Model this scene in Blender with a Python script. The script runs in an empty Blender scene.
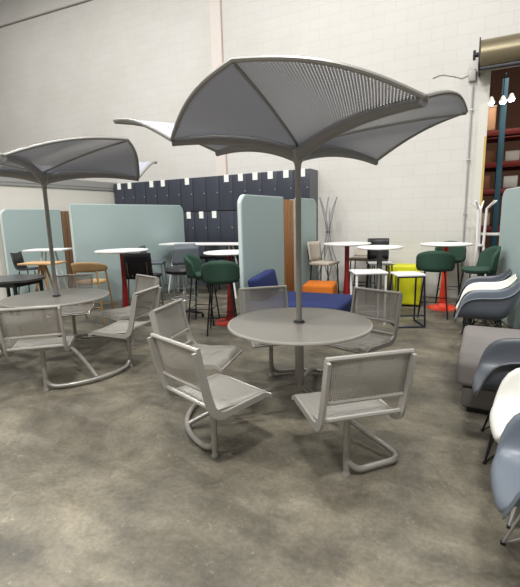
import bpy, bmesh, math, random
from mathutils import Vector, Matrix
random.seed(7)
PI = math.pi
sc = bpy.context.scene
COL = sc.collection
def R(a): return math.radians(a)

# ------------------------------------------------------------------ materials
MATS = {}
def mat(name, col, rough=0.5, metal=0.0, noise=0.0, nscale=8.0, bump=0.0, bscale=60.0, coat=0.0, spec=None):
    if name in MATS: return MATS[name]
    m = bpy.data.materials.new(name); m.use_nodes = True
    nt = m.node_tree; b = nt.nodes['Principled BSDF']
    b.inputs['Roughness'].default_value = rough
    b.inputs['Metallic'].default_value = metal
    if spec is not None: b.inputs['Specular IOR Level'].default_value = spec
    if coat: b.inputs['Coat Weight'].default_value = coat
    c = (*col, 1)
    tc = nt.nodes.new('ShaderNodeTexCoord')
    n = nt.nodes.new('ShaderNodeTexNoise'); n.inputs['Scale'].default_value = nscale; n.inputs['Detail'].default_value = 4
    nt.links.new(tc.outputs['Object'], n.inputs['Vector'])
    mx = nt.nodes.new('ShaderNodeMix'); mx.data_type = 'RGBA'
    k = max(noise, 0.02)
    mx.inputs['A'].default_value = (*[v*(1-k) for v in col], 1)
    mx.inputs['B'].default_value = (*[min(1, v*(1+k)) for v in col], 1)
    nt.links.new(n.outputs['Fac'], mx.inputs['Factor'])
    nt.links.new(mx.outputs['Result'], b.inputs['Base Color'])
    if bump:
        n2 = nt.nodes.new('ShaderNodeTexNoise'); n2.inputs['Scale'].default_value = bscale
        nt.links.new(tc.outputs['Object'], n2.inputs['Vector'])
        bp = nt.nodes.new('ShaderNodeBump'); bp.inputs['Strength'].default_value = bump; bp.inputs['Distance'].default_value = 0.01
        nt.links.new(n2.outputs['Fac'], bp.inputs['Height']); nt.links.new(bp.outputs['Normal'], b.inputs['Normal'])
    MATS[name] = m
    return m

def emis(name, col, s):
    if name in MATS: return MATS[name]
    m = bpy.data.materials.new(name); m.use_nodes = True
    b = m.node_tree.nodes['Principled BSDF']
    b.inputs['Base Color'].default_value = (*col, 1)
    b.inputs['Emission Color'].default_value = (*col, 1); b.inputs['Emission Strength'].default_value = s
    MATS[name] = m; return m

def perforated(name, col, pitch, hole, rough=0.4, metal=0.6):
    """sheet metal punched with round holes, laid out on the UVs (metres)"""
    m = mat(name, col, rough, metal)
    nt = m.node_tree; b = nt.nodes['Principled BSDF']; out = nt.nodes['Material Output']
    uv = nt.nodes.new('ShaderNodeUVMap')
    sep = nt.nodes.new('ShaderNodeSeparateXYZ'); nt.links.new(uv.outputs['UV'], sep.inputs[0])
    def mth(op, a, b_=None):
        n = nt.nodes.new('ShaderNodeMath'); n.operation = op
        for i, v in enumerate((a, b_)):
            if v is None: continue
            if isinstance(v, (int, float)): n.inputs[i].default_value = v
            else: nt.links.new(v, n.inputs[i])
        return n.outputs[0]
    vv = mth('MULTIPLY', sep.outputs['Y'], 1/pitch)
    row = mth('FLOOR', vv); off = mth('MULTIPLY', mth('FLOORED_MODULO', row, 2.0), 0.5)
    uu = mth('ADD', mth('MULTIPLY', sep.outputs['X'], 1/pitch), off)
    du = mth('SUBTRACT', mth('FRACT', uu), .5); dv = mth('SUBTRACT', mth('FRACT', vv), .5)
    d = mth('SQRT', mth('ADD', mth('MULTIPLY', du, du), mth('MULTIPLY', dv, dv)))
    isn = mth('LESS_THAN', d, hole)
    tr = nt.nodes.new('ShaderNodeBsdfTransparent'); ms = nt.nodes.new('ShaderNodeMixShader')
    nt.links.new(isn, ms.inputs[0]); nt.links.new(b.outputs[0], ms.inputs[1]); nt.links.new(tr.outputs[0], ms.inputs[2])
    nt.links.new(ms.outputs[0], out.inputs['Surface'])
    return m

def s2l(r, g, b):
    f = lambda v: (v/255/12.92) if v/255 <= .04045 else ((v/255+.055)/1.055)**2.4
    return (f(r), f(g), f(b))

M_silver = mat('silver_powder_coat', s2l(182, 179, 173), .34, .35)
M_table = mat('tabletop_metal', s2l(148, 144, 137), .34, .3, .04, 3)
M_tube = mat('grey_tube', s2l(166, 163, 157), .34, .35)
M_perf = perforated('perforated_seat_metal', s2l(178, 174, 167), .0105, .34, .45, .15)
M_canopy = perforated('perforated_canopy_metal', s2l(184, 187, 198), .016, .29, .5, .25)
M_ribm = mat('canopy_rib_paint', s2l(138, 137, 136), .5, .3)
M_edge = mat('canopy_edge_paint', s2l(150, 149, 146), .4, .4)
M_pole = mat('pole_paint', s2l(154, 152, 148), .4, .2)
M_black = mat('black_plastic', s2l(26, 27, 30), .5)
M_rubber = mat('dark_rubber', s2l(38, 36, 34), .8)
M_white = mat('white_laminate', s2l(238, 238, 236), .35)
M_whitem = mat('white_metal', s2l(228, 228, 226), .4)
M_red = mat('red_enamel', s2l(146, 34, 36), .35)
M_redor = mat('orange_red_enamel', s2l(226, 66, 38), .4)
M_teal = mat('pale_teal_felt', s2l(164, 182, 181), .85, 0, .04, 30, .2, 300)
M_tealedge = mat('white_panel_edge', s2l(205, 216, 215), .6)
M_wood = mat('oak_veneer', s2l(150, 102, 58), .5, 0, .15, 12)
M_woodl = mat('light_oak', s2l(198, 160, 112), .5, 0, .1, 12)
M_locker = mat('slate_locker_paint', s2l(58, 62, 73), .45, 0, .05, 5)
M_lockerside = mat('locker_side_grey', s2l(98, 102, 106), .5)
M_tag = mat('white_paper', s2l(240, 240, 236), .8)
M_chrome = mat('chrome', s2l(205, 205, 208), .3, .6)
M_navy = mat('navy_fabric', s2l(28, 42, 92), .9, 0, .08, 40, .2, 300)
M_orange = mat('orange_fabric', s2l(196, 106, 22), .85, 0, .05, 40, .2, 300)
M_yellow = mat('chartreuse_vinyl', s2l(204, 204, 22), .5, 0, .04, 10)
M_green = mat('bottle_green_fabric', s2l(40, 70, 56), .85, 0, .08, 30, .2, 300)
M_dleg = mat('dark_metal_leg', s2l(44, 44, 48), .4, .5)
M_bluleg = mat('navy_metal_leg', s2l(30, 34, 60), .4, .3)
M_beige = mat('beige_stool_fabric', s2l(178, 170, 158), .85, 0, .05, 30)
M_greych = mat('slate_shell', s2l(100, 108, 118), .38, 0, .02, 4)
M_greydk = mat('darker_slate_shell', s2l(82, 87, 94), .4, 0, .02, 4)
M_whsh = mat('white_shell', s2l(222, 222, 216), .35)
M_bench = mat('taupe_bench_fabric', s2l(128, 123, 120), .9, 0, .05, 30, .2, 300)
M_benchd = mat('charcoal_fabric', s2l(52, 50, 52), .9, 0, .05, 30)
M_dktab = mat('dark_laminate', s2l(74, 76, 78), .3)
M_mesh = mat('grey_mesh_fabric', s2l(104, 112, 120), .8)
M_brass = mat('roll_door_housing', s2l(132, 122, 98), .35, .5)
M_yelpost = mat('yellow_jamb_paint', s2l(200, 172, 96), .6, 0, .2, 9)
M_jamb = mat('cream_jamb_paint', s2l(214, 212, 202), .6)
M_rack = mat('blue_rack_steel', s2l(48, 92, 112), .5)
M_beam = mat('red_rack_beam', s2l(118, 32, 28), .5)
M_pipe = mat('conduit_grey', s2l(176, 176, 172), .4, .4)
M_card = mat('cardboard', s2l(160, 116, 80), .9, 0, .1, 6)

def concrete():
    m = bpy.data.materials.new('stained_concrete'); m.use_nodes = True
    nt = m.node_tree; b = nt.nodes['Principled BSDF']; N = nt.nodes.new; L = nt.links.new
    tc = N('ShaderNodeTexCoord')
    def noise(s, d, r=.55, dist=0.0):
        n = N('ShaderNodeTexNoise'); n.inputs['Scale'].default_value = s; n.inputs['Detail'].default_value = d
        n.inputs['Roughness'].default_value = r; n.inputs['Distortion'].default_value = dist
        L(tc.outputs['Object'], n.inputs['Vector']); return n
    def ramp(src, p0, c0, p1, c1):
        r = N('ShaderNodeValToRGB'); r.color_ramp.elements[0].position = p0; r.color_ramp.elements[0].color = (*c0, 1)
        r.color_ramp.elements[1].position = p1; r.color_ramp.elements[1].color = (*c1, 1); L(src, r.inputs[0]); return r
    def mix(a, bb, fac, mode='MULTIPLY'):
        x = N('ShaderNodeMix'); x.data_type = 'RGBA'; x.blend_type = mode
        x.inputs['Factor'].default_value = fac; L(a, x.inputs['A']); L(bb, x.inputs['B']); return x
    a = ramp(noise(1.3, 8, .68, .5).outputs['Fac'], .35, s2l(92, 88, 79), .68, s2l(146, 139, 121))
    c = ramp(noise(7, 8, .7, .8).outputs['Fac'], .40, (.62, .61, .59), .58, (1, 1, 1))
    x = mix(a.outputs[0], c.outputs[0], .42)
    e = ramp(noise(38, 4, .7).outputs['Fac'], .42, (.70, .70, .68), .58, (1, 1, 1))
    x2 = mix(x.outputs['Result'], e.outputs[0], .6)
    # small pale scuffs
    s = ramp(noise(23, 2, .5, 1.5).outputs['Fac'], .69, (0, 0, 0), .72, (.16, .15, .125))
    x3 = mix(x2.outputs['Result'], s.outputs[0], .5, 'ADD')
    # dark tyre-like smudges stretched across
    mp = N('ShaderNodeMapping'); mp.inputs['Scale'].default_value = (.8, 3.2, 1); mp.inputs['Rotation'].default_value = (0, 0, R(28))
    L(tc.outputs['Object'], mp.inputs['Vector'])
    n3 = N('ShaderNodeTexNoise'); n3.inputs['Scale'].default_value = 1.3; n3.inputs['Detail'].default_value = 5; L(mp.outputs[0], n3.inputs['Vector'])
    d = ramp(n3.outputs['Fac'], .42, (.58, .57, .56), .55, (1, 1, 1))
    x4 = mix(x3.outputs['Result'], d.outputs[0], .55)
    # a sawn control joint and hairline cracks
    v = N('ShaderNodeTexVoronoi'); v.feature = 'DISTANCE_TO_EDGE'; v.inputs['Scale'].default_value = .35
    nd = noise(2.5, 4); ad = N('ShaderNodeMix'); ad.data_type = 'RGBA'; ad.blend_type = 'ADD'; ad.inputs['Factor'].default_value = .25
    L(tc.outputs['Object'], ad.inputs['A']); L(nd.outputs['Color'], ad.inputs['B']); L(ad.outputs['Result'], v.inputs['Vector'])
    cr = ramp(v.outputs['Distance'], .0015, (.6, .6, .6), .004, (1, 1, 1))
    x5 = mix(x4.outputs['Result'], cr.outputs[0], .5)
    L(x5.outputs['Result'], b.inputs['Base Color'])
    rr = ramp(noise(3, 4).outputs['Fac'], .35, (.42,)*3, .7, (.7,)*3); L(rr.outputs[0], b.inputs['Roughness'])
    bp = N('ShaderNodeBump'); bp.inputs['Strength'].default_value = .25; bp.inputs['Distance'].default_value = .004
    L(noise(30, 6).outputs['Fac'], bp.inputs['Height']); L(bp.outputs['Normal'], b.inputs['Normal'])
    return m

def blockwall():
    m = bpy.data.materials.new('painted_block_wall'); m.use_nodes = True
    nt = m.node_tree; b = nt.nodes['Principled BSDF']; N = nt.nodes.new; L = nt.links.new
    tc = N('ShaderNodeTexCoord'); sep = N('ShaderNodeSeparateXYZ'); L(tc.outputs['Object'], sep.inputs[0])
    cb = N('ShaderNodeCombineXYZ'); L(sep.outputs['X'], cb.inputs[0]); L(sep.outputs['Z'], cb.inputs[1])
    br = N('ShaderNodeTexBrick'); L(cb.outputs[0], br.inputs['Vector'])
    br.inputs['Scale'].default_value = 1.0; br.inputs['Brick Width'].default_value = .4; br.inputs['Row Height'].default_value = .2
    br.inputs['Mortar Size'].default_value = .005; br.inputs['Mortar Smooth'].default_value = .8
    br.inputs['Color1'].default_value = (*s2l(213, 211, 206), 1); br.inputs['Color2'].default_value = (*s2l(211, 209, 204), 1)
    br.inputs['Mortar'].default_value = (*s2l(197, 195, 190), 1)
    n = N('ShaderNodeTexNoise'); n.inputs['Scale'].default_value = .8; n.inputs['Detail'].default_value = 5; L(tc.outputs['Object'], n.inputs['Vector'])
    r = N('ShaderNodeValToRGB'); r.color_ramp.elements[0].position = .35; r.color_ramp.elements[0].color = (.93, .92, .90, 1)
    r.color_ramp.elements[1].position = .6; r.color_ramp.elements[1].color = (1, 1, 1, 1); L(n.outputs['Fac'], r.inputs[0])
    x = N('ShaderNodeMix'); x.data_type = 'RGBA'; x.blend_type = 'MULTIPLY'; x.inputs['Factor'].default_value = .8
    L(br.outputs['Color'], x.inputs['A']); L(r.outputs[0], x.inputs['B']); L(x.outputs['Result'], b.inputs['Base Color'])
    b.inputs['Roughness'].default_value = .75
    bp = N('ShaderNodeBump'); bp.inputs['Strength'].default_value = .25; bp.inputs['Distance'].default_value = .003; bp.invert = True
    L(br.outputs['Fac'], bp.inputs['Height']); L(bp.outputs['Normal'], b.inputs['Normal'])
    return m
M_floor = concrete(); M_block = blockwall()
M_drywall = mat('cream_drywall', s2l(220, 217, 208), .8, 0, .02, 2)
M_band = mat('grey_cap_band', s2l(150, 150, 148), .6)
M_ceil = mat('ceiling_panels', s2l(128, 126, 122), .8)
M_side = mat('dim_side_wall', s2l(140, 138, 134), .8)

# ------------------------------------------------------------------ mesh builder
class MB:
    def __init__(s):
        s.bm = bmesh.new(); s.uv = s.bm.loops.layers.uv.new('UVMap')
    def box(s, c, size, rot=None, bev=0.0, seg=2):
        t = bmesh.new(); bmesh.ops.create_cube(t, size=1)
        for v in t.verts: v.co = Vector((v.co.x*size[0], v.co.y*size[1], v.co.z*size[2]))
        if bev: bmesh.ops.bevel(t, geom=list(t.edges), offset=bev, segments=seg, affect='EDGES', profile=.5)
        return s._merge(t, c, rot)
    def _merge(s, t, c=(0, 0, 0), rot=None):
        M = Matrix.Translation(Vector(c)) @ (rot.to_4x4() if rot is not None else Matrix())
        mp = {}
        for v in t.verts: mp[v] = s.bm.verts.new(M @ v.co)
        for f in t.faces:
            try: nf = s.bm.faces.new([mp[v] for v in f.verts]); nf.smooth = True
            except ValueError: pass
        t.free(); return s
    def tube(s, pts, r, n=10, closed=False, rad2=None, cap=True):
        """rad: float or list ; rad2 vertical scale"""
        pts = [Vector(p) for p in pts]; m = len(pts)
        rs = r if isinstance(r, (list, tuple)) else [r]*m
        rings = []; prev = None
        for i, p in enumerate(pts):
            a = pts[(i-1) % m] if (closed or i > 0) else p
            b = pts[(i+1) % m] if (closed or i < m-1) else p
            d = (b-a).normalized()
            if prev is None:
                up = Vector((0, 0, 1)) if abs(d.z) < .95 else Vector((1, 0, 0))
                x = d.cross(up).normalized()
            else:
                x = (prev - d*prev.dot(d)).normalized()
            prev = x; y = x.cross(d).normalized()
            k = rad2 if rad2 else 1
            rings.append([s.bm.verts.new(p + (x*math.cos(2*PI*j/n) + y*k*math.sin(2*PI*j/n))*rs[i]) for j in range(n)])
        rng = range(m) if closed else range(m-1)
        for i in rng:
            A, B = rings[i], rings[(i+1) % m]
            for j in range(n):
                f = s.bm.faces.new([A[j], A[(j+1) % n], B[(j+1) % n], B[j]]); f.smooth = True
        if not closed and cap:
            s.bm.faces.new(rings[0][::-1]); s.bm.faces.new(rings[-1])
        return s
    def lathe(s, prof, c=(0, 0, 0), n=32, rot=None, sx=1, sy=1):
        t = bmesh.new(); rings = []
        for (r, z) in prof:
            if r < 1e-6: rings.append([t.verts.new((0, 0, z))])
            else: rings.append([t.verts.new((r*sx*math.cos(2*PI*j/n), r*sy*math.sin(2*PI*j/n), z)) for j in range(n)])
        for i in range(len(rings)-1):
            A, B = rings[i], rings[i+1]
            for j in range(n):
                k = (j+1) % n
                if len(A) == 1 and len(B) == 1: continue
                if len(A) == 1: t.faces.new([A[0], B[k], B[j]])
                elif len(B) == 1: t.faces.new([A[j], A[k], B[0]])
                else: t.faces.new([A[j], A[k], B[k], B[j]])
        return s._merge(t, c, rot)
    def grid(s, fn, nu, nv, uvs=None, flip=False):
        V = [[s.bm.verts.new(fn(i/nu, j/nv)) for j in range(nv+1)] for i in range(nu+1)]
        for i in range(nu):
            for j in range(nv):
                q = [(i, j), (i+1, j), (i+1, j+1), (i, j+1)]
                if flip: q = q[::-1]
                try: f = s.bm.faces.new([V[a][b] for a, b in q])
                except ValueError: continue
                f.smooth = True
                if uvs:
                    for l, (a, b) in zip(f.loops, q): l[s.uv].uv = uvs(a/nu, b/nv)
        return s
    def poly(s, pts, z0, z1):
        lo = [s.bm.verts.new((p[0], p[1], z0)) for p in pts]; hi = [s.bm.verts.new((p[0], p[1], z1)) for p in pts]
        s.bm.faces.new(lo[::-1]); s.bm.faces.new(hi)
        for i in range(len(pts)):
            k = (i+1) % len(pts); s.bm.faces.new([lo[i], lo[k], hi[k], hi[i]])
        return s
    def build(s, name, material, parent=None, loc=(0, 0, 0), rz=0, solid=0.0, sub=0, fixn=True, sharp=True):
        if fixn and not solid: bmesh.ops.recalc_face_normals(s.bm, faces=s.bm.faces)
        me = bpy.data.meshes.new(name); s.bm.to_mesh(me); s.bm.free()
        if sharp: me.set_sharp_from_angle(angle=R(38))
        o = bpy.data.objects.new(name, me); COL.objects.link(o); me.materials.append(material)
        o.location = loc; o.rotation_euler = (0, 0, rz)
        if parent: o.parent = parent
        if solid:
            md = o.modifiers.new('thickness', 'SOLIDIFY'); md.thickness = solid; md.offset = 0
        if sub:
            md = o.modifiers.new('smooth', 'SUBSURF'); md.levels = sub; md.render_levels = sub
        return o

def tag(o, label, cat, group=None):
    o['label'] = label; o['category'] = cat
    if group: o['group'] = group
    return o
def thing(name, label, cat, loc=(0, 0, 0), rz=0, group=None):
    o = bpy.data.objects.new(name, None); COL.objects.link(o)
    o.location = loc; o.rotation_euler = (0, 0, rz); o.empty_display_size = .2
    return tag(o, label, cat, group)
def struct(o): o['kind'] = 'structure'; return o
def dup(root, loc, rz=0, label=None, group=None, scale=None):
    def cp(o, par):
        c = o.copy(); COL.objects.link(c)
        if par: c.parent = par
        for ch in [q for q in bpy.data.objects if q.parent == o and q is not c]: cp(ch, c)
        return c
    r = cp(root, None); r.location = loc; r.rotation_euler = (0, 0, rz)
    if label: r['label'] = label
    if group: r['group'] = group
    if scale: r.scale = scale
    return r
def bez(a, b, c, n=12):
    a, b, c = Vector(a), Vector(b), Vector(c)
    return [a*(1-t)**2 + b*2*t*(1-t) + c*t*t for t in [i/n for i in range(n+1)]]
def fillet(pts, r, n=6):
    """round the corners of a polyline"""
    P = [Vector(p) for p in pts]; out = [P[0]]
    for i in range(1, len(P)-1):
        d0 = (P[i-1]-P[i]); d1 = (P[i+1]-P[i]); rr = min(r, d0.length*.49, d1.length*.49)
        out += bez(P[i]+d0.normalized()*rr, P[i], P[i]+d1.normalized()*rr, n)
    out.append(P[-1]); return out

# ------------------------------------------------------------------ the room
WY = 8.3
m = MB(); m.box((-5, 4, -.1), (24, 24, .2)); struct(m.build('floor', M_floor))
# far wall: solid left of the door, lintel above, piece right of the door
OPX0, OPX1, OPZ = -.10, 3.6, 3.85
m = MB()
m.box(((-17+OPX0)/2, WY+.1, 4.35), (OPX0+17, .2, 8.7)); m.box(((OPX0+OPX1)/2, WY+.1, (OPZ+8.7)/2), (OPX1-OPX0, .2, 8.7-OPZ))
m.box(((OPX1+7)/2, WY+.1, 4.35), (7-OPX1, .2, 8.7))
struct(m.build('wall_back', M_block))
m = MB(); m.box((-17.1, 4, 4.35), (.2, 24, 8.7)); struct(m.build('wall_left', M_side))
m = MB(); m.box((7.1, 4, 4.35), (.2, 24, 8.7)); struct(m.build('wall_right', M_side))
m = MB(); m.box((-5, -7.9, 4.35), (24, .2, 8.7)); struct(m.build('wall_front', M_side))
m = MB(); m.box((-5, 4, 8.8), (24.4, 24.2, .2)); struct(m.build('ceiling', M_ceil))
m = MB(); m.box((-5, 15.9, 4.35), (24, .2, 8.7)); struct(m.build('wall_annex', mat('annex_wall', s2l(120, 88, 74), .9)))
# low cream partition with a grey cap
m = MB(); m.box((-8.34, 2.2, 1.13), (.16, 12.0, 2.26)); w = struct(m.build('wall_partition', M_drywall))
m = MB(); m.box((-8.34, 2.2, 2.36), (.22, 12.04, .2)); m.box((-8.235, 2.2, 2.33), (.03, 12.04, .015)); struct(m.build('trim_1', M_band))
# faint pilaster strip in the block wall
m = MB(); m.box((-5.32, WY-.006, 5.5), (.26, .012, 6.3)); struct(m.build('trim_2', mat('pilaster_paint', s2l(220, 211, 204), .75, 0, .03, 3)))
m = MB(); m.box((-5.165, WY-.012, 5.5), (.014, .024, 6.3)); struct(m.build('trim_3', mat('joint_sealant', s2l(190, 172, 162), .8)))
m = MB(); m.tube([(-17, WY-.02, 7.22), (-12.6, WY-.02, 7.05), (-8.95, WY-.02, 6.89), (-7, WY-.02, 6.85)], .02); struct(m.build('trim_4', mat('joint_dark', s2l(165, 158, 150), .8)))
# door jamb
m = MB(); m.box((-.155, WY-.03, OPZ/2), (.11, .1, OPZ)); m.box((-.085, WY+.05, (OPZ+2.75)/2), (.03, .30, OPZ-2.75)); struct(m.build('trim_5', M_jamb))
m = MB(); m.box((-.085, WY+.05, 1.375), (.03, .30, 2.75)); struct(m.build('trim_6', M_yelpost))
# roll-up door housing
t = thing('roll_door_housing', 'brass-grey rounded roll-up door housing above the open doorway', 'door housing', (OPX0-.13, WY-.30, 3.93))
m = MB()
m.lathe([(.0, 0), (.215, 0), (.225, .01), (.225, 3.9), (.215, 3.91), (0, 3.91)], rot=Matrix.Rotation(R(90), 3, 'Y'), n=40); m.build('barrel', M_brass, t)
m = MB(); m.box((-.012, .06, 0), (.02, .44, .46), bev=.006); m.build('end_plate', mat('dark_bracket', s2l(60, 56, 50), .5, .4), t)
m = MB(); m.box((1.95, -.1, -.215), (3.9, .06, .05), bev=.008); m.build('bottom_rail', M_dleg, t)
m = MB(); m.tube([(-.02, -.04, .02), (-.09, -.04, .02)], .035); m.tube([(-.085, -.04, -.05), (-.085, -.04, .09)], .02); m.build('axle', M_dleg, t)
# conduit and box on wall
t = thing('electrical_conduit', 'thin grey conduit and junction box running down beside the door frame', 'conduit', (-.32, WY-.04, 0))
m = MB(); m.tube([(0, 0, 0), (0, 0, 3.6)], .014); m.build('pipe', M_pipe, t)
m = MB(); m.box((-.02, 0, 3.74), (.11, .05, .18), bev=.01); m.build('junction_box', mat('box_grey', s2l(176, 174, 166), .5, .2), t)
m = MB()
for z in (.6, 1.5, 2.4, 3.2):
    m = MB(); m.box((0, 0, z), (.06, .035, .03), bev=.004); m.build('clamp', M_pipe, t)
# wall crack-like loose cable
m = MB(); m.tube([(-.95+.09*k, WY-.006, 3.80+.035*math.sin(k*1.1)-.01*k*(k > 4)) for k in range(8)], .006, 6)
struct(m.build('trim_7', mat('crack_grey', s2l(150, 144, 134), .8)))

# ------------------------------------------------------------------ table set with attached chairs
def make_chair(parent, ang, post=True):
    """frame mesh with sub-parts; seat faces the table centre"""
    M = Matrix.Rotation(ang, 4, 'Z')
    hw = .235
    def P(r, t, z): return M @ Vector((r, t, z))
    # side profile: seat front -> seat rear -> up the back
    prof = fillet([(.545, 0, .405), (.60, 0, .445), (.985, 0, .425), (1.035, 0, .60), (1.085, 0, .83)], .075, 6)
    prof = [(p.x, p.z) for p in prof]
    m = MB()
    for s in (-1, 1):
        # flat band, 45 mm deep, 12 mm thick
        pr_ = prof; n = len(pr_)
        wdt = [.020 + .030*min(1, i/(n*.5)) for i in range(n)]
        V = []
        for i, (r, z) in enumerate(pr_):
            a = pr_[max(0, i-1)]; b = pr_[min(n-1, i+1)]
            d = Vector((b[0]-a[0], b[1]-a[1])).normalized(); nn = Vector((d.y, -d.x))
            w = wdt[i]
            V.append([m.bm.verts.new(P(r+nn.x*o, s*hw+tt, z+nn.y*o)) for o, tt in ((0, -.009), (0, .009), (w, .009), (w, -.009))])
        for i in range(n-1):
            for j in range(4):
                m.bm.faces.new([V[i][j], V[i][(j+1) % 4], V[i+1][(j+1) % 4], V[i+1][j]])
        m.bm.faces.new(V[0][::-1]); m.bm.faces.new(V[-1])
    m.tube([P(1.098, -hw-.008, .832), P(1.098, hw+.008, .832)], .014, 8)
    m.tube([P(1.040, -hw, .575), P(1.040, hw, .575)], .013, 8)
    m.tube([P(1.018, -hw, .468), P(1.018, hw, .468)], .014, 8)
    m.tube([P(.545, -hw, .405), P(.545, hw, .405)], .010, 8)
    fr = m.build('chair_frame', M_silver, parent)
    # seat sheet
    m = MB(); W = hw-.006
    sp = fillet([(.55, 0, .398), (.59, 0, .447), (.80, 0, .432), (.985, 0, .448)], .05, 4)
    L = [0]
    for i in range(1, len(sp)): L.append(L[-1]+(sp[i]-sp[i-1]).length)
    def at_(q, a):
        f = a*(len(q)-1); i = min(int(f), len(q)-2); return q[i].lerp(q[i+1], f-i)
    m.grid(lambda a, b: P(at_(sp, a).x, (b*2-1)*W, at_(sp, a).z - .012*(1-(2*b-1)**2)*math.sin(PI*a)), len(sp)-1, 8,
           uvs=lambda a, b: (L[min(len(sp)-1, int(round(a*(len(sp)-1))))], b*2*W))
    m.build('seat', M_perf, fr, solid=.004)
    # back sheet
    m = MB()
    m.grid(lambda a, b: P(1.040+.055*a+.018*(1-(2*b-1)**2)*math.sin(PI*a), (b*2-1)*W, .575+.255*a), 8, 8, uvs=lambda a, b: (a*.275, b*2*W))
    m.build('backrest', M_perf, fr, solid=.004)
    # seat support + post
    m = MB()
    m.tube(fillet([P(.70, -.20, .415), P(.80, -.12, .39), P(.84, 0, .385), P(.80, .12, .39), P(.70, .20, .415)], .05), .010, 8)
    m.tube([P(.84, 0, .40), P(.84, 0, .04)], .021, 12)
    m.box(P(.84, 0, .40), (.12, .12, .012), rot=Matrix.Rotation(ang, 3, 'Z'))
    m.build('post', M_tube, fr)
    m = MB(); m.lathe([(0, 0), (.026, 0), (.028, .008), (.022, .022), (.018, .04), (0, .04)], c=P(.84, 0, 0), n=16); m.build('glide', M_tube, fr)
    return fr

def table_set(name, label, loc, a0, pairs, singles):
    t = thing(name, label, 'table', loc)
    m = MB(); m.lathe([(0, .718), (.515, .718), (.532, .722), (.537, .731), (.532, .740), (.515, .742), (.03, .742), (.03, .741), (0, .741)], n=72)
    m.build('tabletop', M_table, t)
    m = MB(); m.lathe([(.528, .722), (.538, .722), (.542, .731), (.538, .741), (.528, .7425), (.526, .731), (.528, .722)], n=72); m.build('edge_rim', M_silver, t)
    m = MB(); m.lathe([(0, .7425), (.040, .7425), (.044, .748), (.036, .756), (.0, .756)], n=24); m.build('collar', M_black, t)
    m = MB(); m.lathe([(0, .20), (.028, .20), (.034, .215), (.034, .70), (.10, .712), (.20, .717), (0, .717)], n=24); m.build('column', M_tube, t)
    for a in pairs:   # a: the two seat angles
        A, B = R(a), R(a+60); mid = (A+B)/2
        pts = [Vector((.84*math.cos(A), .84*math.sin(A), .14))]
        n = 22
        for i in range(n+1):
            th = A+(B-A)*i/n
            rr = .84 + .035*math.sin(PI*i/n)
            pts.append(Vector((rr*math.cos(th), rr*math.sin(th), .035)))
        pts.append(Vector((.84*math.cos(B), .84*math.sin(B), .14)))
        pts = bez(pts[0], pts[1], pts[4], 8) + pts[5:-5] + bez(pts[-5], pts[-2], pts[-1], 8)
        m = MB(); m.tube(pts, .019, 12); m.build('floor_loop', M_tube, t)
        e = Vector((math.cos(mid), math.sin(mid), 0))
        m = MB(); m.tube(bez(e*.02+Vector((0, 0, .245)), e*.45+Vector((0, 0, .235)), e*.86+Vector((0, 0, .045)), 12), .018, 12); m.build('radial_arm', M_tube, t)
        make_chair(t, A); make_chair(t, B)
    for a in singles:
        A = R(a); f = Vector((.84*math.cos(A), .84*math.sin(A), 0))
        def at2(r_, da, z): return Vector((r_*math.cos(A+R(da)), r_*math.sin(A+R(da)), z))
        pts = [at2(.03, 26, .235), at2(.90, 25.5, .036), at2(.86, 4, .036), at2(.845, 0, .10)]
        m = MB(); m.tube(fillet(pts, .09, 8), .019, 12); m.build('floor_loop', M_tube, t)
        make_chair(t, A)
    return t
C1 = (-1.199, 2.874); C2 = (-4.055, 2.937)
A1 = -48.4; A2 = -47.4
table_set('picnic_table', 'round grey metal table with attached perforated chairs in the middle of the floor', (*C1, 0), A1, [A1+120, A1-120], [A1])
table_set('picnic_table', 'round grey metal table with attached perforated chairs at the left edge, before the dark table', (*C2, 0), A2, [A2, A2+120, A2-120], [])

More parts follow.
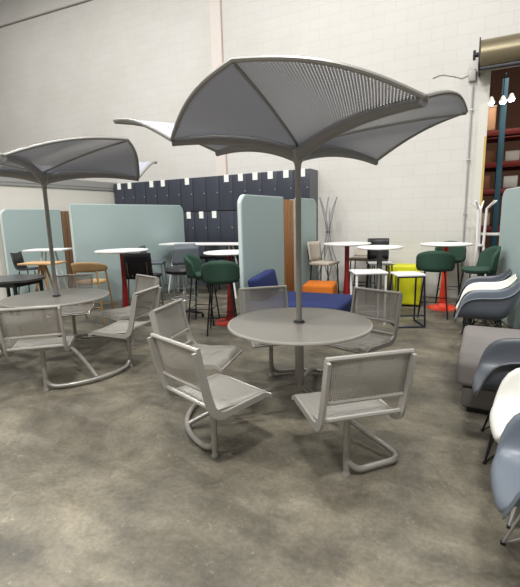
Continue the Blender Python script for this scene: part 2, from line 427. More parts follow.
def umbrella(label, loc, ribs, peaks, hubz=2.005):
    """ribs, peaks: 4 each (radius, angle deg, z); panel k spans rib k -> rib k+1 with peak k"""
    t = thing('cafe_umbrella', label, 'umbrella', loc)
    def V(p): return Vector((p[0]*math.cos(R(p[1])), p[0]*math.sin(R(p[1])), p[2]))
    hub = Vector((0, 0, hubz))
    m = MB(); m.lathe([(0, .757), (.021, .757), (.021, hubz-.15), (.026, hubz-.11), (.05, hubz-.07), (.065, hubz-.02), (0, hubz-.01)], n=24)
    m.build('pole', M_pole, t)
    RC = []
    for p in ribs:
        e = V(p); c = hub.lerp(e, .45); c.z = hub.z+(e.z-hub.z)*.5 + .10
        RC.append(bez(hub+Vector((e.x, e.y, 0)).normalized()*.02, c, e, 20))
    KC = []
    for p in peaks:
        e = V(p); c = hub.lerp(e, .5); c.z += .05
        KC.append(bez(hub+Vector((0, 0, .02)), c, e, 20))
    for q in RC:
        m = MB(); m.tube([v-Vector((0, 0, .035*(1-i/20)+.012)) for i, v in enumerate(q)], [.040-.020*(i/20) for i in range(21)], 12, rad2=1.25); m.build('rib', M_ribm, t)
    for k in range(4):
        def edge(s, u, k=k):
            # u 0..1 rib k -> peak, 1..2 peak -> rib k+1
            i = min(20, int(round(s*20)))
            if u <= 1: a, b, w = RC[k][i], KC[k][i], u
            else: a, b, w = RC[(k+1) % 4][i], KC[k][i], 2-u
            p = a.lerp(b, w)
            bl = math.sin(PI*w)
            p = p + Vector((p.x, p.y, 0)).normalized()*(.03*bl*s*s) + Vector((0, 0, .055*bl*s**1.3+.006))
            return p
        m = MB(); m.grid(lambda a, b: edge(a, 2*b), 20, 24, uvs=lambda a, b: (a*1.2, (b-.5)*1.7*a))
        pn = m.build('canopy_panel', M_canopy, t, solid=.006)
        m = MB(); m.tube([edge(1, 2*i/30) for i in range(31)], .014, 8); m.build('edge_tube', M_edge, pn)
        m = MB(); m.tube([v-Vector((0, 0, .006)) for v in KC[k]], [.010]*21, 8); m.build('crease_strut', M_edge, pn)
    return t
# ribs/peaks in order: front-right rib, right peak, back-right rib, back peak, back-left rib, left peak, front-left rib, front peak
umbrella('largest grey perforated four-winged umbrella rising from the middle table', (*C1, 0),
         [(1.17, -38, 2.04), (1.08, 73, 1.99), (.99, 158, 2.10), (.87, 214, 2.055)],
         [(1.18, 29, 2.215), (1.25, 113, 2.20), (1.47, 191, 2.30), (1.04, 276, 2.25)])
umbrella('grey perforated four-winged umbrella rising from the left table', (*C2, 0),
         [(1.2, -48, 2.03), (.97, 56, 2.0), (1.15, 120, 2.11), (1.0, 200, 2.04)],
         [(1.05, 9, 2.27), (1.5, 81, 2.26), (1.1, 160, 2.2), (1.1, 245, 2.2)], hubz=2.015)

# ------------------------------------------------------------------ lockers
LW, LH, LY = .345, .735, 7.85
def make_locker(taged, label, group):
    t = thing('locker', label, 'locker', (0, 0, 0), 0, group)
    m = MB(); m.box((0, .22, LH/2), (LW-.004, .43, LH-.004)); m.build('body', M_lockerside, t)
    m = MB(); m.box((0, -.008, LH/2), (LW-.014, .018, LH-.014), bev=.003); d = m.build('door', M_locker, t)
    m = MB(); m.lathe([(0, 0), (.013, 0), (.014, .006), (.010, .014), (0, .014)], c=(LW*.36, -.017, LH*.52), rot=Matrix.Rotation(R(90), 3, 'X'), n=12); m.build('knob', M_chrome, d)
    if taged:
        m = MB(); m.box((.02, -.021, LH-.07), (.115, .003, .15)); m.build('paper_tag', M_tag, d)
    return t
lt = make_locker(True, '', None); lp = make_locker(False, '', None)
X0 = -8.20
base = MB(); base.box((X0+LW*7.5, LY+.22, .1), (LW*15, .43, .2), bev=.004)
tag(base.build('plinth', M_lockerside), 'low grey plinth carrying the wall of slate lockers', 'plinth')
first = {True: lt, False: lp}; used = {True: False, False: False}
for row in range(3):
    for i in range(15):
        if row == 2: tg = i in (0, 1, 3, 4, 6, 9, 10, 11, 12, 13, 14)
        elif row == 1: tg = i in (6, 7, 8)
        else: tg = False
        rown = ('bottom', 'middle', 'top')[row]
        if tg: lab = 'slate-blue locker with a white paper tag at its top edge, in the %s row' % ('upper' if row == 2 else 'second')
        else: lab = 'plain slate-blue locker without any paper tag, in the %s row' % rown
        loc = (X0+LW*(i+.5), LY, .2+.75*row + (.03*(row == 2)*(i/15.)))
        loc = (loc[0], loc[1], .2+.745*row)
        g = 'lockers with tags in the %s row' % rown if tg else 'lockers without tags in the %s row' % rown
        if not used[tg]:
            o = first[tg]; o.location = loc; o['label'] = lab; o['group'] = g; used[tg] = True
        else: o = dup(first[tg], loc, 0, lab, g)

# ------------------------------------------------------------------ felt screens
def screen(label, p0, p1, h, strip=None, woodm=None, th=.07, rc=.14, round0=True, round1=True, name='felt_screen'):
    p0 = Vector((*p0, 0)); p1 = Vector((*p1, 0)); d = p1-p0; L = d.length; a = math.atan2(d.y, d.x)
    t = thing(name, label, 'partition screen', p0, a)
    def outline(x0, x1, z0, z1, r0, r1):
        pts = [(x0, z0), (x1, z0)]
        if r1: pts += [(x1-r1+r1*math.cos(u), z1-r1+r1*math.sin(u)) for u in [PI/2*i/8 for i in range(9)]]
        else: pts += [(x1, z1)]
        if r0: pts += [(x0+r0-r0*math.sin(u), z1-r0+r0*math.cos(u)) for u in [PI/2*i/8 for i in range(9)]]
        else: pts += [(x0, z1)]
        return pts
    def slab(pts, y0, y1):
        m = MB(); A = [m.bm.verts.new((x, y0, z)) for x, z in pts]; B = [m.bm.verts.new((x, y1, z)) for x, z in pts]
        m.bm.faces.new(A); m.bm.faces.new(B[::-1])
        for i in range(len(pts)):
            k = (i+1) % len(pts); m.bm.faces.new([A[i], B[i], B[k], A[k]])
        return m
    segs = [(0, L, rc if round0 else 0, rc if round1 else 0)]
    if strip: segs = [(0, strip[0]-.004, rc if round0 else 0, 0), (strip[1]+.004, L, 0, rc if round1 else 0)]
    for (x0, x1, r0, r1) in segs:
        if x1-x0 < .02: continue
        e = .012
        f = slab(outline(x0, x1, .02, h, r0, r1), -th/2+.012, th/2-.012).build('edge_frame', M_tealedge, t)
        slab(outline(x0+e, x1-e, .05, h-e, max(0, r0-e), max(0, r1-e)), -th/2, th/2).build('felt_panel', M_teal, t)
    if strip:
        m = MB(); n = 3; w = (strip[2]-strip[0])/n if len(strip) > 2 else (strip[1]-strip[0])/n
        for k in range(n): m.box((strip[0]+w*(k+.5), 0, h/2-.01), (w-.012, th+.012, h-.06), bev=.006)
        m.build('wood_slats', woodm or M_wood, t)
        if len(strip) > 2:
            m = MB(); m.box(((strip[2]+strip[1])/2, 0, h/2-.01), (strip[1]-strip[2]-.004, th-.004, h-.04)); m.build('pale_infill', mat('pale_infill', s2l(206, 204, 192), .7), t)
    m = MB()
    for x in (.25, L-.25): m.box((x, 0, .012), (.06, .30, .024), bev=.004)
    m.build('foot', M_dleg, t)
    return t
screen('tall pale teal felt screen with wooden slats, standing behind the blue sofa', (-2.84, 4.82), (-2.77, 7.42), 1.83, (1.25, 1.78, 1.60))
screen('wide pale teal felt screen with white front edge, behind the black-backed bar stool', (-6.19, 4.90), (-5.93, 7.60), 1.83, None, round0=False)
screen('pale teal felt screen with brown slats against the cream partition at far left', (-8.05, 4.85), (-8.05, 7.3), 1.80, (1.28, 1.62), mat('brown_wood', s2l(112, 84, 60), .6, 0, .15, 12))
screen('pale teal felt screen at the right edge behind the shell chairs', (.22, 7.0), (.82, 4.75), 1.83, None)

# ------------------------------------------------------------------ bar tables
def round_table(label, loc, dia, h, topm, colm, basem, style='cone', name='bar_table', br=.26):
    t = thing(name, label, 'table', loc)
    r = dia/2
    m = MB(); m.lathe([(0, h-.028), (r-.015, h-.028), (r, h-.014), (r-.004, h), (0, h)], n=48); m.build('tabletop', topm, t)
    if style == 'cone':
        m = MB(); m.lathe([(0, .03), (.075, .03), (.055, .25), (.040, .5), (.040, h-.06), (.11, h-.030), (0, h-.030)], n=24); m.build('column', colm, t)
        m = MB(); m.lathe([(0, 0), (br, 0), (br, .012), (br*.9, .028), (.10, .05), (.075, .09), (0, .09)], n=36); m.build('base', basem, t)
    else:
        m = MB(); m.lathe([(0, .015), (.035, .015), (.035, h-.04), (.10, h-.029), (0, h-.029)], n=20); m.build('column', colm, t)
        m = MB(); m.lathe([(0, 0), (br, 0), (br, .008), (br*.95, .016), (0, .018)], n=36); m.build('base', basem, t)
    return t
round_table('round white bar table on a red column, left of the grey-column table by the wall', (-2.11, 7.25, 0), .82, 1.05, M_white, M_red, M_red)
round_table('round white bar table on a grey column in front of the black-backed stool', (-1.39, 6.51, 0), .68, 1.05, M_white, mat('grey_column', s2l(96, 98, 102), .4, .3), mat('grey_base', s2l(90, 92, 96), .4, .3))
round_table('round white bar table with bright orange-red cone base, beside the doorway', (-.53, 7.32, 0), .78, 1.05, M_white, M_redor, M_redor, br=.24)
round_table('round white bar table on a red base left of the tall slatted screen', (-3.26, 5.20, 0), .74, 1.05, M_white, M_red, M_redor, br=.24)
round_table('round white bar table on a dark red column behind the black-backed bar stool', (-5.30, 5.13, 0), .86, 1.05, M_white, M_red, M_red)
# long white counter in front of lockers
def trestle(label, loc, rz, L, W, h, topm, legm, name='counter_table'):
    t = thing(name, label, 'table', loc, rz)
    m = MB(); m.box((0, 0, h-.015), (L, W, .03), bev=.006); m.build('tabletop', topm, t)
    for sx in (-1, 1):
        for sy in (-1, 1):
            m = MB(); m.tube([(sx*(L/2-.28), sy*(W/2-.16), h-.031), (sx*(L/2-.12), sy*(W/2-.05), 0)], .018, 8); m.build('leg', legm, t)
    return t
trestle('long white counter-height table in front of the slate lockers', (-4.95, 6.95, 0), R(8), 1.75, .5, 1.05, M_white, M_whitem)
trestle('white bar table by the slatted screen at far left, above the small oak table', (-7.05, 5.05, 0), R(24), .74, .42, 1.05, M_white, M_whitem, 'bar_table')

# dark octagonal table
t = thing('octagonal_table', 'dark grey octagonal table behind the left picnic table', 'table', (-6.2, 3.76, 0), R(12))
m = MB(); m.poly([(  .52*math.cos(R(22.5+45*k)), .44*math.sin(R(22.5+45*k))) for k in range(8)], .70, .73); m.build('tabletop', M_dktab, t)
for sx in (-1, 1):
    for sy in (-1, 1):
        m = MB(); m.box((sx*.32, sy*.24, .349), (.04, .04, .698), bev=.004); m.build('leg', M_black, t)
m = MB()
for sy in (-1, 1): m.box((0, sy*.24, .66), (.60, .03, .06))
for sx in (-1, 1): m.box((sx*.32, 0, .66), (.03, .44, .06))
m.build('apron', M_black, t)

# ------------------------------------------------------------------ seats of the background
def four_legs(t, m_, top, w0, w1, h, r=.012, n=8, ring=None, rm=None):
    for sx in (-1, 1):
        for sy in (-1, 1):
            m = MB(); m.tube([(sx*w0, sy*w0, top), (sx*w1, sy*w1, 0)], r, n); m.build('leg', m_, t)
    if ring:
        f = ring/top; w = w1+(w0-w1)*f
        m = MB(); m.tube([(-w, -w, ring), (w, -w, ring), (w, w, ring), (-w, w, ring)], r*.8, n, closed=True); m.build('footrest', rm or m_, t)

def shell_stool(label, loc, rz, seatm, legm, h=.75, back=.26, w=.23, name='bar_stool', cat='stool', arc=115, dn=0.0):
    """upholstered bar stool, wrapped low back; faces local -Y"""
    t = thing(name, label, cat, loc, rz)
    m = MB(); m.lathe([(0, h-.07), (w*.75, h-.07), (w*.95, h-.05), (w, h-.02), (w*.93, h), (w*.6, h+.008), (0, h+.004)], n=32, sy=.95); m.build('seat', seatm, t)
    m = MB()
    def f(a, b):
        th = R(90-arc + 2*arc*a); hh = back*(math.cos((a-.5)*PI)**.28 if 0 < a < 1 else 0)
        lean = .035*b
        rr = w+.012+lean
        return Vector((rr*math.cos(th), rr*.95*math.sin(th), h-.05-dn*(1-b)+b*(hh+.05)))
    m.grid(f, 24, 6); m.build('backrest', seatm, t, solid=.035)
    four_legs(t, legm, h-.06, w*.62, w*.95, h, .011, ring=.24)
    return t
GRP = None
shell_stool('dark green bar stool seen from behind at the orange-red based table', (-.62, 6.72, 0), R(185), M_green, M_dleg, back=.25, w=.215, arc=80)
shell_stool('dark green bar stool behind another at the orange-red based table', (-.50, 7.93, 0), R(5), M_green, M_dleg, w=.20, back=.29, arc=80)
shell_stool('dark green bar stool seen side-on beside the doorway at the right screen', (-.06, 6.62, 0), R(-70), M_green, M_dleg, h=.76, back=.30, w=.22, arc=70)
shell_stool('dark green bar stool nearest the tall slatted screen, seen from behind', (-3.07, 4.68, 0), R(180+28), M_green, M_dleg, back=.25, w=.205, arc=80)
shell_stool('dark green bar stool just left of the one seen from behind at the slatted screen', (-3.62, 5.02, 0), R(110), M_green, M_dleg, back=.27, w=.20, arc=80)

def panel_stool(label, loc, rz, seatm, legm, h=.75, bh=.32, w=.40, name='bar_stool', cat='stool', d=.38, backgap=0, foot=.25):
    """stool with flat upright back; faces local -Y"""
    t = thing(name, label, cat, loc, rz)
    m = MB(); m.box((0, 0, h-.025), (w, d, .05), bev=.015, seg=3); m.build('seat', seatm, t)
    m = MB()
    m.grid(lambda a, b: Vector(((a-.5)*w, d/2+.02+.05*b - .05*(2*a-1)**2, h+backgap+b*bh)), 10, 5); m.build('backrest', seatm, t, solid=.025)
    for sx in (-1, 1):
        m = MB(); m.tube([(sx*w*.36, d/2-.03, h-.045), (sx*w*.36, d/2+.035, h+.04), (sx*w*.36, d/2+.055, h+bh*.6)], .010, 8); m.build('back_bar', legm, t)
    w0 = w*.42; w1 = w*.5
    for sx in (-1, 1):
        for sy in (-1, 1):
            m = MB(); m.tube([(sx*w0, sy*d*.42, h-.05), (sx*w1, sy*d*.5, 0)], .012, 8); m.build('leg', legm, t)
    f = foot/h; a = w1+(w0-w1)*f; b = d*(.5-.08*f)
    m = MB(); m.tube([(-a, -b, foot), (a, -b, foot), (a, b, foot), (-a, b, foot)], .009, 8, closed=True); m.build('footrest', legm, t)
    return t
panel_stool('black-backed bar stool seen from behind at the white table with dark red column', (-4.52, 4.78, 0), R(180+20), mat('black_fabric', s2l(30, 28, 32), .9), mat('taupe_leg', s2l(104, 92, 82), .5, .3), h=.72, bh=.34, w=.42)
panel_stool('black bar stool with upright back against the block wall behind the grey-column table', (-1.62, 7.42, 0), R(10), M_black, M_dleg, w=.36, bh=.36)
panel_stool('beige bar stool with dark legs seen side-on, beside the metal coat stand', (-2.42, 6.95, 0), R(80), M_beige, M_dleg, bh=.34, w=.40)
panel_stool('beige bar stool behind the red-column table, partly hidden by the tabletops', (-1.98, 7.82, 0), R(0), M_beige, M_dleg, w=.42, bh=.16)
panel_stool('black bar stool at the left end of the long counter before the lockers', (-5.22, 7.42, 0), R(-5), M_black, M_dleg, w=.36, bh=.28)
panel_stool('black bar stool at the right end of the long counter before the lockers', (-4.72, 7.46, 0), R(-8), M_black, M_dleg, w=.36, bh=.28)
panel_stool('slate grey stool with many pale legs beside the drafting chair, under the long counter', (-5.02, 6.40, 0), R(30), M_mesh, mat('grey_leg', s2l(112, 118, 124), .4, .4), w=.40, bh=.28, h=.78)
panel_stool('slate grey stool at the corner of the wide teal screen, behind the black-backed stool', (-5.62, 6.25, 0), R(120), mat('slate_plastic', s2l(84, 90, 98), .5), mat('grey_leg', s2l(112, 118, 124), .4, .4), w=.40, bh=.3, h=.74)

# drafting chair
t = thing('drafting_chair', 'tall swivel drafting chair with black round seat and grey mesh back', 'chair', (-4.12, 5.22, 0), R(-125))
m = MB(); m.lathe([(0, .69), (.19, .69), (.27, .715), (.285, .755), (.25, .80), (0, .81)], n=32, sy=.95); m.build('seat', M_black, t)
m = MB(); m.grid(lambda a, b: Vector(((a-.5)*.44*(1-.12*b), .24+.03*b-.07*(2*a-1)**2, .86+.26*b)), 10, 6); m.build('backrest', M_mesh, t, solid=.02)
m = MB(); m.tube(fillet([(0, .1, .70), (0, .27, .72), (0, .285, 1.0)], .06), .016, 8); m.build('back_support', M_black, t)
m = MB(); m.lathe([(0, .09), (.03, .09), (.03, .4), (.018, .41), (.018, .70), (0, .70)], n=16); m.build('gas_lift', M_chrome, t)
m = MB(); m.tube([(.2*math.cos(2*PI*k/32), .2*math.sin(2*PI*k/32), .30) for k in range(32)], .010, 8, closed=True)
for k in range(3): m.tube([(0, 0, .30), (.2*math.cos(2*PI*k/3), .2*math.sin(2*PI*k/3), .30)], .008, 6)
m.build('foot_ring', M_chrome, t)
for k in range(5):
    a = 2*PI*k/5
    m = MB(); m.tube([(0, 0, .10), (.28*math.cos(a), .28*math.sin(a), .065)], [.022, .014], 8); lg = m.build('leg', M_black, t)
    m = MB(); m.lathe([(0, -.012), (.022, -.012), (.026, 0), (.022, .012), (0, .012)], c=(.28*math.cos(a), .28*math.sin(a), .026), rot=Matrix.Rotation(R(90), 3, 'X'), n=14)
    m.tube([(.28*math.cos(a), .28*math.sin(a), .03), (.28*math.cos(a), .28*math.sin(a), .066)], .008, 6); m.build('caster', M_black, lg)

# wooden armchair + small oak table, black side chair
t = thing('wooden_armchair', 'oak armchair with curved wraparound back behind the left picnic table', 'chair', (-5.30, 4.46, 0), R(205))
m = MB(); m.lathe([(0, .60), (.21, .60), (.22, .615), (.21, .635), (0, .63)], n=28); m.build('seat', M_woodl, t)
m = MB(); m.grid(lambda a, b: Vector(((.24+.02*b)*math.cos(R(-5+190*a)), (.22+.02*b)*math.sin(R(-5+190*a)), .79+.12*b*(math.sin(PI*a)**.5+.25))), 20, 4); m.build('backrest', M_woodl, t, solid=.02)
for sx in (-1, 1):
    for sy in (-1, 1):
        top = .80 if True else .6
        m = MB(); m.tube([(sx*.235, sy*.02+.02 if sy < 0 else .17, top) if sy < 0 else (sx*.17, .17, top), (sx*.24, sy*.22, 0)], [.016, .013], 8); m.build('leg', M_woodl, t)
m = MB(); m.tube([(-.2, -.12, .25), (.2, -.12, .25)], .010, 6); m.tube([(-.2, .2, .25), (.2, .2, .25)], .010, 6); m.build('stretcher', M_woodl, t)
trestle('small oak table below the white bar table at the far left screen', (-6.28, 4.36, 0), R(20), .62, .36, .90, M_woodl, M_woodl, 'oak_table')
t = thing('side_chair', 'black moulded chair seen side-on by the far left screen', 'chair', (-6.95, 4.60, 0), R(118))
m = MB(); prof = fillet([(0, -.20, .74), (0, .15, .72), (0, .19, .80), (0, .23, 1.02)], .08, 6)
m.grid(lambda a, b: Vector(((b-.5)*.34*(1-.15*abs(a-.5)), prof[int(round(a*(len(prof)-1)))].y, prof[int(round(a*(len(prof)-1)))].z+.02*(2*b-1)**2)), len(prof)-1, 8); m.build('seat_shell', M_black, t, solid=.015)
four_legs(t, M_black, .72, .13, .20, .72, .010, ring=.25)

# white / black frame low stools
t = thing('square_stool', 'white-topped square high stool with white legs behind the middle table', 'stool', (-1.42, 5.94, 0), R(28))
m = MB(); m.box((0, 0, .735), (.46, .40, .03), bev=.012); m.build('top', M_white, t)
for sx in (-1, 1):
    for sy in (-1, 1):
        m = MB(); m.box((sx*.20, sy*.17, .36), (.026, .026, .72), bev=.004); m.build('leg', M_whitem, t)
m = MB(); m.tube([(-.2, -.17, .2), (.2, -.17, .2), (.2, .17, .2), (-.2, .17, .2)], .008, 6, closed=True); m.build('footrest', M_chrome, t)
t = thing('square_stool', 'white-topped stool half hidden behind the white-legged one', 'stool', (-1.46, 6.95, 0), R(20))
m = MB(); m.box((0, 0, .745), (.38, .36, .025), bev=.01); m.build('top', M_white, t)
four_legs(t, mat('grey_leg', s2l(112, 118, 124), .4, .4), .733, .15, .18, .74, .011, ring=.2)
t = thing('sled_stool', 'white-seated stool on a dark sled frame in front of the yellow ottomans', 'stool', (-.90, 6.02, 0), R(28))
m = MB(); m.box((0, 0, .715), (.38, .34, .03), bev=.01); m.build('seat', M_white, t)
for sx in (-1, 1):
    m = MB(); m.tube(fillet([(sx*.175, -.15, .70), (sx*.19, -.20, .015), (sx*.19, .20, .015), (sx*.175, .15, .70)], .03), .013, 8); m.build('sled_frame', M_bluleg, t)
m = MB(); m.tube([(-.187, -.19, .17), (.187, -.19, .17)], .010, 8); m.tube([(-.187, -.2, .015), (.187, -.2, .015)], .010, 8); m.tube([(-.175, -.15, .69), (.175, -.15, .69)], .010, 8); m.tube([(-.175, .15, .69), (.175, .15, .69)], .010, 8); m.build('crossbar', M_bluleg, t)

# soft blocks
def ottoman(name, label, loc, rz, size, mt, bev=.05):
    t = thing(name, label, 'ottoman', loc, rz)
    m = MB(); m.box((0, 0, .03+(size[2]-.03)/2), (size[0], size[1], size[2]-.03), bev=bev, seg=4); m.build('cushion', mt, t)
    for sx in (-1, 1):
        for sy in (-1, 1):
            m = MB(); m.lathe([(0, 0), (.02, 0), (.022, .035), (0, .035)], c=(sx*(size[0]/2-.08), sy*(size[1]/2-.08), 0), n=12); m.build('foot', M_black, t)
    return t
ottoman('ottoman', 'chartreuse yellow cube ottoman in front, against the block wall', (-1.09, 7.42, 0), R(8), (.42, .42, .56), M_yellow, .035)
ottoman('ottoman', 'chartreuse yellow ottoman peeking out behind the front yellow cube', (-1.26, 7.92, 0), R(8), (.56, .38, .63), M_yellow, .035)
ottoman('ottoman', 'orange fabric cube ottoman at the end of the blue sofa', (-2.30, 6.40, 0), R(10), (.50, .5, .47), M_orange, .05)
t = thing('sofa', 'navy blue lounge sofa with one angled back block, behind the middle table', 'sofa', (-2.10, 5.16, 0), R(2))
m = MB(); m.box((0, 0, .25), (1.22, 1.0, .40), bev=.05, seg=4); m.build('seat', M_navy, t)
m = MB(); m.box((-.52, -.1, .61), (.17, .62, .34), rot=Matrix.Rotation(R(-10), 3, 'Y') @ Matrix.Rotation(R(6), 3, 'X'), bev=.045, seg=4); m.build('back_block', M_navy, t)
m = MB(); m.box((0, 0, .03), (1.1, .86, .06)); m.build('plinth', M_black, t)

# coat stand of twisted rods
t = thing('coat_stand', 'twisted bundle of grey metal rods, a coat stand against the wall beside the tall screen', 'coat stand', (-2.66, 7.85, 0))
for k in range(6):
    a = 2*PI*k/6
    m = MB()
    pts = []
    for i in range(17):
        z = i/16*1.86; u = (z-1.22)/.64
        rr = .035 + .15*min(1.1, abs(u))**1.6; th = a+u*.9
        pts.append((rr*math.cos(th), rr*math.sin(th), z+.008))
    m.tube(pts, .011, 8); m.build('rod', mat('grey_rod', s2l(165, 166, 168), .3, .6), t)
m = MB(); m.tube([(.045*math.cos(2*PI*k/20), .045*math.sin(2*PI*k/20), 1.22) for k in range(20)], .008, 6, closed=True); m.build('ring', M_dleg, t)

# white coat rack at the door
t = thing('coat_rack', 'white coat rack with forked prongs standing at the doorway', 'coat rack', (-.06, 7.78, 0), R(25))
for k, (a, tw) in enumerate(((200, 0), (320, 0), (80, 0))):
    m = MB(); ca, sa = math.cos(R(a)), math.sin(R(a))
    m.tube([(.17*ca, .17*sa, 0), (.055*ca, .055*sa, 1.0), (.07*ca, .07*sa, 1.58)], [.022, .022, .020], 8)
    p = m.build('post', M_whitem, t)
    m = MB()
    for s in (-28, 28):
        c2, s2 = math.cos(R(a+s)), math.sin(R(a+s))
        m.tube([(.07*ca, .07*sa, 1.575), (.07*ca+.14*c2, .07*sa+.14*s2, 1.70)], [.018, .012], 8)
    m.build('prong', M_whitem, p)
m = MB(); m.lathe([(0, .98), (.065, .98), (.065, 1.01), (0, 1.01)], n=16); m.build('hub', M_whitem, t)

# ------------------------------------------------------------------ shell armchairs in a row at right
def shell_grid():
    # centreline from front lip to top of back (y, z); edge half width, edge z, edge y
    W_ = .80
    rows = [(-.300, .390, .16, .395, -.285),
            (-.312, .415, .215, .425, -.290),
            (-.295, .445, .255, .480, -.275),
            (-.22, .452, .285, .60, -.245),
            (-.12, .442, .300, .675, -.185),
            (.00, .435, .305, .695, -.08),
            (.09, .435, .305, .698, .02),
            (.17, .47, .302, .702, .10),
            (.215, .55, .288, .72, .16),
            (.245, .64, .262, .745, .21),
            (.270, .72, .225, .79, .25),
            (.288, .80, .16, .825, .285)]
    return [(a, b, w*W_, c, d) for a, b, w, c, d in rows]
def make_shell_mesh():
    rows = shell_grid(); nu = len(rows)-1
    m = MB()
    def f(a, b):
        i = min(nu, int(round(a*nu))); cy, cz, w, ez, ey = rows[i]
        u = 2*b-1; s = abs(u)
        # last 10% flange that rolls outward
        if s <= .9:
            q = s/.9; x = w*math.sin(q*PI/2*.98)**.9; k = q**3.2
        else: x = w + .03*(s-.9)/.1; k = 1 - .02*(s-.9)/.1
        z = cz + (ez-cz)*k; y = cy + (ey-cy)*q**2 if s <= .9 else ey
        if s > .9: z = ez - .012*((s-.9)/.1)
        return Vector((x*(1 if u > 0 else -1), y, z))
    m.grid(f, nu, 20)
    return m
def shell_chair(label, loc, rz, mt, legm):
    t = thing('shell_armchair', label, 'chair', loc, rz, None)
    make_shell_mesh().build('shell', mt, t, solid=.008, sub=1, sharp=False)
    for sx in (-1, 1):
        for sy in (-1, 1):
            m = MB(); f = (sx*.22, sy*.20-.02, .006)
            m.tube([(sx*.12, sy*.11, .425), f], .006, 6); m.tube([(sx*.05, sy*.13-.01, .42), f], .006, 6); m.tube([f, (sx*.12, -sy*.02, .25)], .005, 6)
            lg = m.build('leg', legm, t)
            m = MB(); m.lathe([(0, 0), (.012, 0), (.012, .012), (0, .014)], c=(f[0], f[1], 0), n=10); m.build('glide', M_rubber, lg)
    m = MB(); m.tube([(-.12, 0, .25), (.12, 0, .25)], .005, 6); m.tube([(0, -.1, .25), (0, .1, .25)], .005, 6); m.build('cross_brace', legm, t)
    return t
FR = R(-90)   # faces -X
shell_chair('slate grey shell armchair closest to the camera at the right edge', (.40, 1.84, 0), FR+R(4), M_greych, M_chrome)
shell_chair('white shell armchair between two grey ones, near the front right', (.40, 2.41, 0), FR+R(4), M_whsh, M_chrome)
shell_chair('slate grey shell armchair directly in front of the taupe bench', (.30, 2.96, 0), FR+R(2), M_greydk, M_dleg)
shell_chair('slate grey shell armchair just beyond the taupe bench', (.08, 4.90, 0), FR, M_greych, M_dleg)
shell_chair('white shell armchair beyond the taupe bench, between two grey ones', (.06, 5.46, 0), FR, M_whsh, M_dleg)
shell_chair('dark grey shell armchair furthest back in the right-hand row', (.04, 6.02, 0), FR, M_greydk, M_dleg)
# bench
t = thing('bench', 'taupe upholstered bench in the row of shell chairs at right', 'bench', (.42, 3.98, 0))
m = MB(); m.box((.03, 0, .325), (1.15, 1.20, .21), bev=.05, seg=4); m.build('seat_cushion', M_bench, t)
m = MB(); m.box((.04, 0, .135), (1.08, 1.14, .17), bev=.02, seg=3); m.build('base', mat('taupe_base', s2l(92, 88, 85), .9), t)
m = MB(); m.box((.04, 0, .025), (1.0, 1.05, .05)); m.build('plinth', M_black, t)
m = MB(); m.box((.49, 0, .63), (.20, 1.18, .40), bev=.05, seg=4); m.build('backrest', M_benchd, t)

# ------------------------------------------------------------------ beyond the door: racking
t = thing('pallet_rack', 'blue steel storage rack with red beams beyond the doorway', 'rack', (0, 0, 0))
RY0, RY1 = 10.6, 11.6
for x in (.19, 3.2):
    m = MB()
    for y in (RY0, RY1): m.box((x, y, 2.1), (.11, .09, 4.2), bev=.006)
    for k in range(9): m.tube([(x, RY0, .3+.5*k), (x, RY1, .3+.5*k+(.45 if k % 2 else 0))], .016, 6)
    m.box((x, RY0, .01), (.18, .16, .02)); m.build('upright', M_rack, t)
m = MB()
for y in (RY0, RY1): m.box((-1.6, y, 2.4), (.11, .09, 4.8), bev=.006)
m.build('upright', M_rack, t)
for z in (1.15, 1.95, 2.5, 3.15):
    m = MB()
    for y in (RY0-.01, RY1): m.box((.8, y, z), (4.75, .05, .11), bev=.005)
    m.build('beam', M_beam, t)
    m = MB(); m.box((.8, (RY0+RY1)/2, z+.065), (4.7, .9, .02)); m.build('deck', mat('brown_deck', s2l(92, 58, 44), .9), t)
kinds = [(s2l(226, 206, 178), 'cream'), (s2l(222, 222, 220), 'white'), (s2l(176, 60, 50), 'red'), (s2l(150, 106, 76), 'brown'), (s2l(70, 74, 84), 'charcoal')]
k = 0
SH = {1.15: 'lowest shelf', 1.95: 'second shelf', 2.5: 'third shelf'}
for z, xs in ((1.15, (-.05, .45, .9, 1.25)), (1.95, (-.1, .42, .9, 1.2, 1.5)), (2.5, (-.02, .42, .9, 1.3))):
    for j, x in enumerate(xs):
        c, nm = kinds[(k*2+j) % 5]; k += 1
        h = .16+.035*((k*3) % 4); w = .26
        tt = thing('storage_box', '%s storage box, number %s from the left on the %s of the rack' % (nm, ('one', 'two', 'three', 'four', 'five')[j], SH[z]), 'box', (x, RY0+.3, z+.076), 0, 'boxes on the rack')
        tt['label'] = '%s storage box on the %s of the blue rack, %s from the left' % (nm, SH[z], ('first', 'second', 'third', 'fourth', 'fifth')[j])
        m = MB(); m.box((0, 0, h/2), (w, .34, h), bev=.006); m.build('carton', mat('carton_'+nm, c, .8), tt)
        m = MB(); m.box((0, 0, h+.006), (w+.008, .348, .012), bev=.003); m.build('lid', mat('carton_'+nm, c, .8), tt)
# large peach box hung high
t = thing('storage_box', 'large peach-coloured carton high on the rack under the lamps', 'box', (-.07, RY0+.25, 3.226), 0)
m = MB(); m.box((0, 0, .23), (.26, .4, .46), bev=.008); m.build('carton', mat('peach_card', s2l(236, 184, 144), .8), t)
m = MB(); m.box((0, 0, .475), (.27, .41, .03), bev=.004); m.build('lid', M_tag, t)
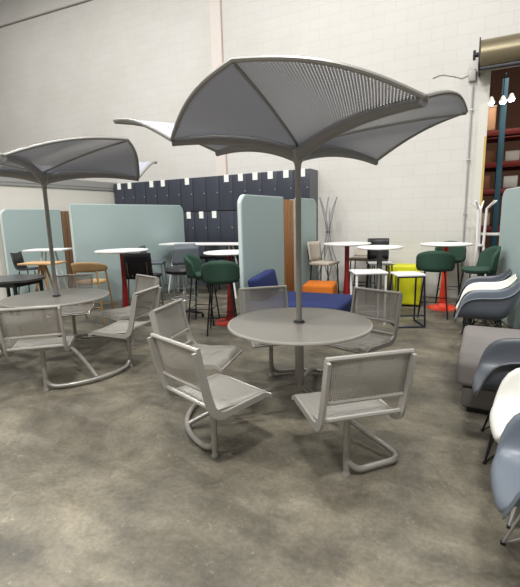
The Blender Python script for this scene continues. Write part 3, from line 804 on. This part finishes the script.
# lamps
for i, (x, y, z, l) in enumerate(((-.045, 9.9, 3.62, 'leftmost'), (.155, 9.9, 3.61, 'middle'), (.295, 9.9, 3.635, 'rightmost'))):
    t = thing('high_bay_lamp', '%s of the three round glowing lamps seen through the doorway' % l, 'lamp', (x, y, z), 0, 'lamps beyond the doorway')
    m = MB(); m.lathe([(0, .12), (.03, .10), (.07, 0), (.065, 0), (.02, .08), (0, .10)], n=24); m.build('shade', M_whitem, t)
    m = MB(); m.lathe([(0, -.045), (.04, -.035), (.055, 0), (.04, .02), (0, .05)], n=24); m.build('bulb', emis('lamp_glow', (1, .95, .85), 14), t)
    m = MB(); m.tube([(0, 0, .12), (0, 0, 8.7-z)], .008, 6); m.build('cord', M_dleg, t)
# white desk just beyond door
trestle('white table standing just beyond the doorway behind the coat rack', (.15, 9.3, 0), 0, 1.0, .6, 1.12, M_white, M_whitem, 'high_table')

# ------------------------------------------------------------------ lights
def area(name, loc, size, power, col=(1, .985, .96), rot=(0, 0, 0)):
    l = bpy.data.lights.new(name, 'AREA'); l.shape = 'RECTANGLE'; l.size, l.size_y = size; l.energy = power; l.color = col
    o = bpy.data.objects.new(name, l); COL.objects.link(o); o.location = loc; o.rotation_euler = rot; return o
for i, (x, y, p) in enumerate(((-7.5, 4.3, 190), (-2.4, 4.4, 190), (2.0, 4.2, 120), (-5.0, .6, 170), (-1.2, 1.6, 200), (.8, -1.8, 430), (-11.5, 4.2, 150), (-3.2, -2.6, 260))):  # overhead bays; the strongest, front right, is added to brighten the umbrella-shaded table
    area('bay_and_fill_light_%d' % i, (x, y, 8.2), (.9, .45), p*1.2)
area('annex_light', (1, 9.6, 6.5), (1, 1), 170, (1, .9, .78))
w = bpy.data.worlds.new('world'); sc.world = w; w.use_nodes = True
w.node_tree.nodes['Background'].inputs[0].default_value = (.75, .77, .8, 1); w.node_tree.nodes['Background'].inputs[1].default_value = .1

# ------------------------------------------------------------------ camera
cam = bpy.data.cameras.new('camera'); co = bpy.data.objects.new('camera', cam); COL.objects.link(co)
cam.sensor_fit = 'HORIZONTAL'; cam.sensor_width = 36; cam.lens = 422/520*36; cam.clip_start = .05
H, P, YAW, RL = 1.53, R(10.25), R(28), R(1.4)
fh = Vector((-math.sin(YAW), math.cos(YAW), 0)); r0 = Vector((math.cos(YAW), math.sin(YAW), 0)); u = Vector((0, 0, 1))
f = fh*math.cos(P)-u*math.sin(P); up0 = u*math.cos(P)+fh*math.sin(P)
r = r0*math.cos(RL)-up0*math.sin(RL); up = up0*math.cos(RL)+r0*math.sin(RL)
Mx = Matrix((r, up, -f)).transposed().to_4x4(); Mx.translation = Vector((0, 0, H)); co.matrix_world = Mx
sc.camera = co
vs = sc.view_settings; vs.view_transform = 'Standard'; vs.look = 'None'; vs.gamma = 1; vs.exposure = .15; vs.use_curve_mapping = False
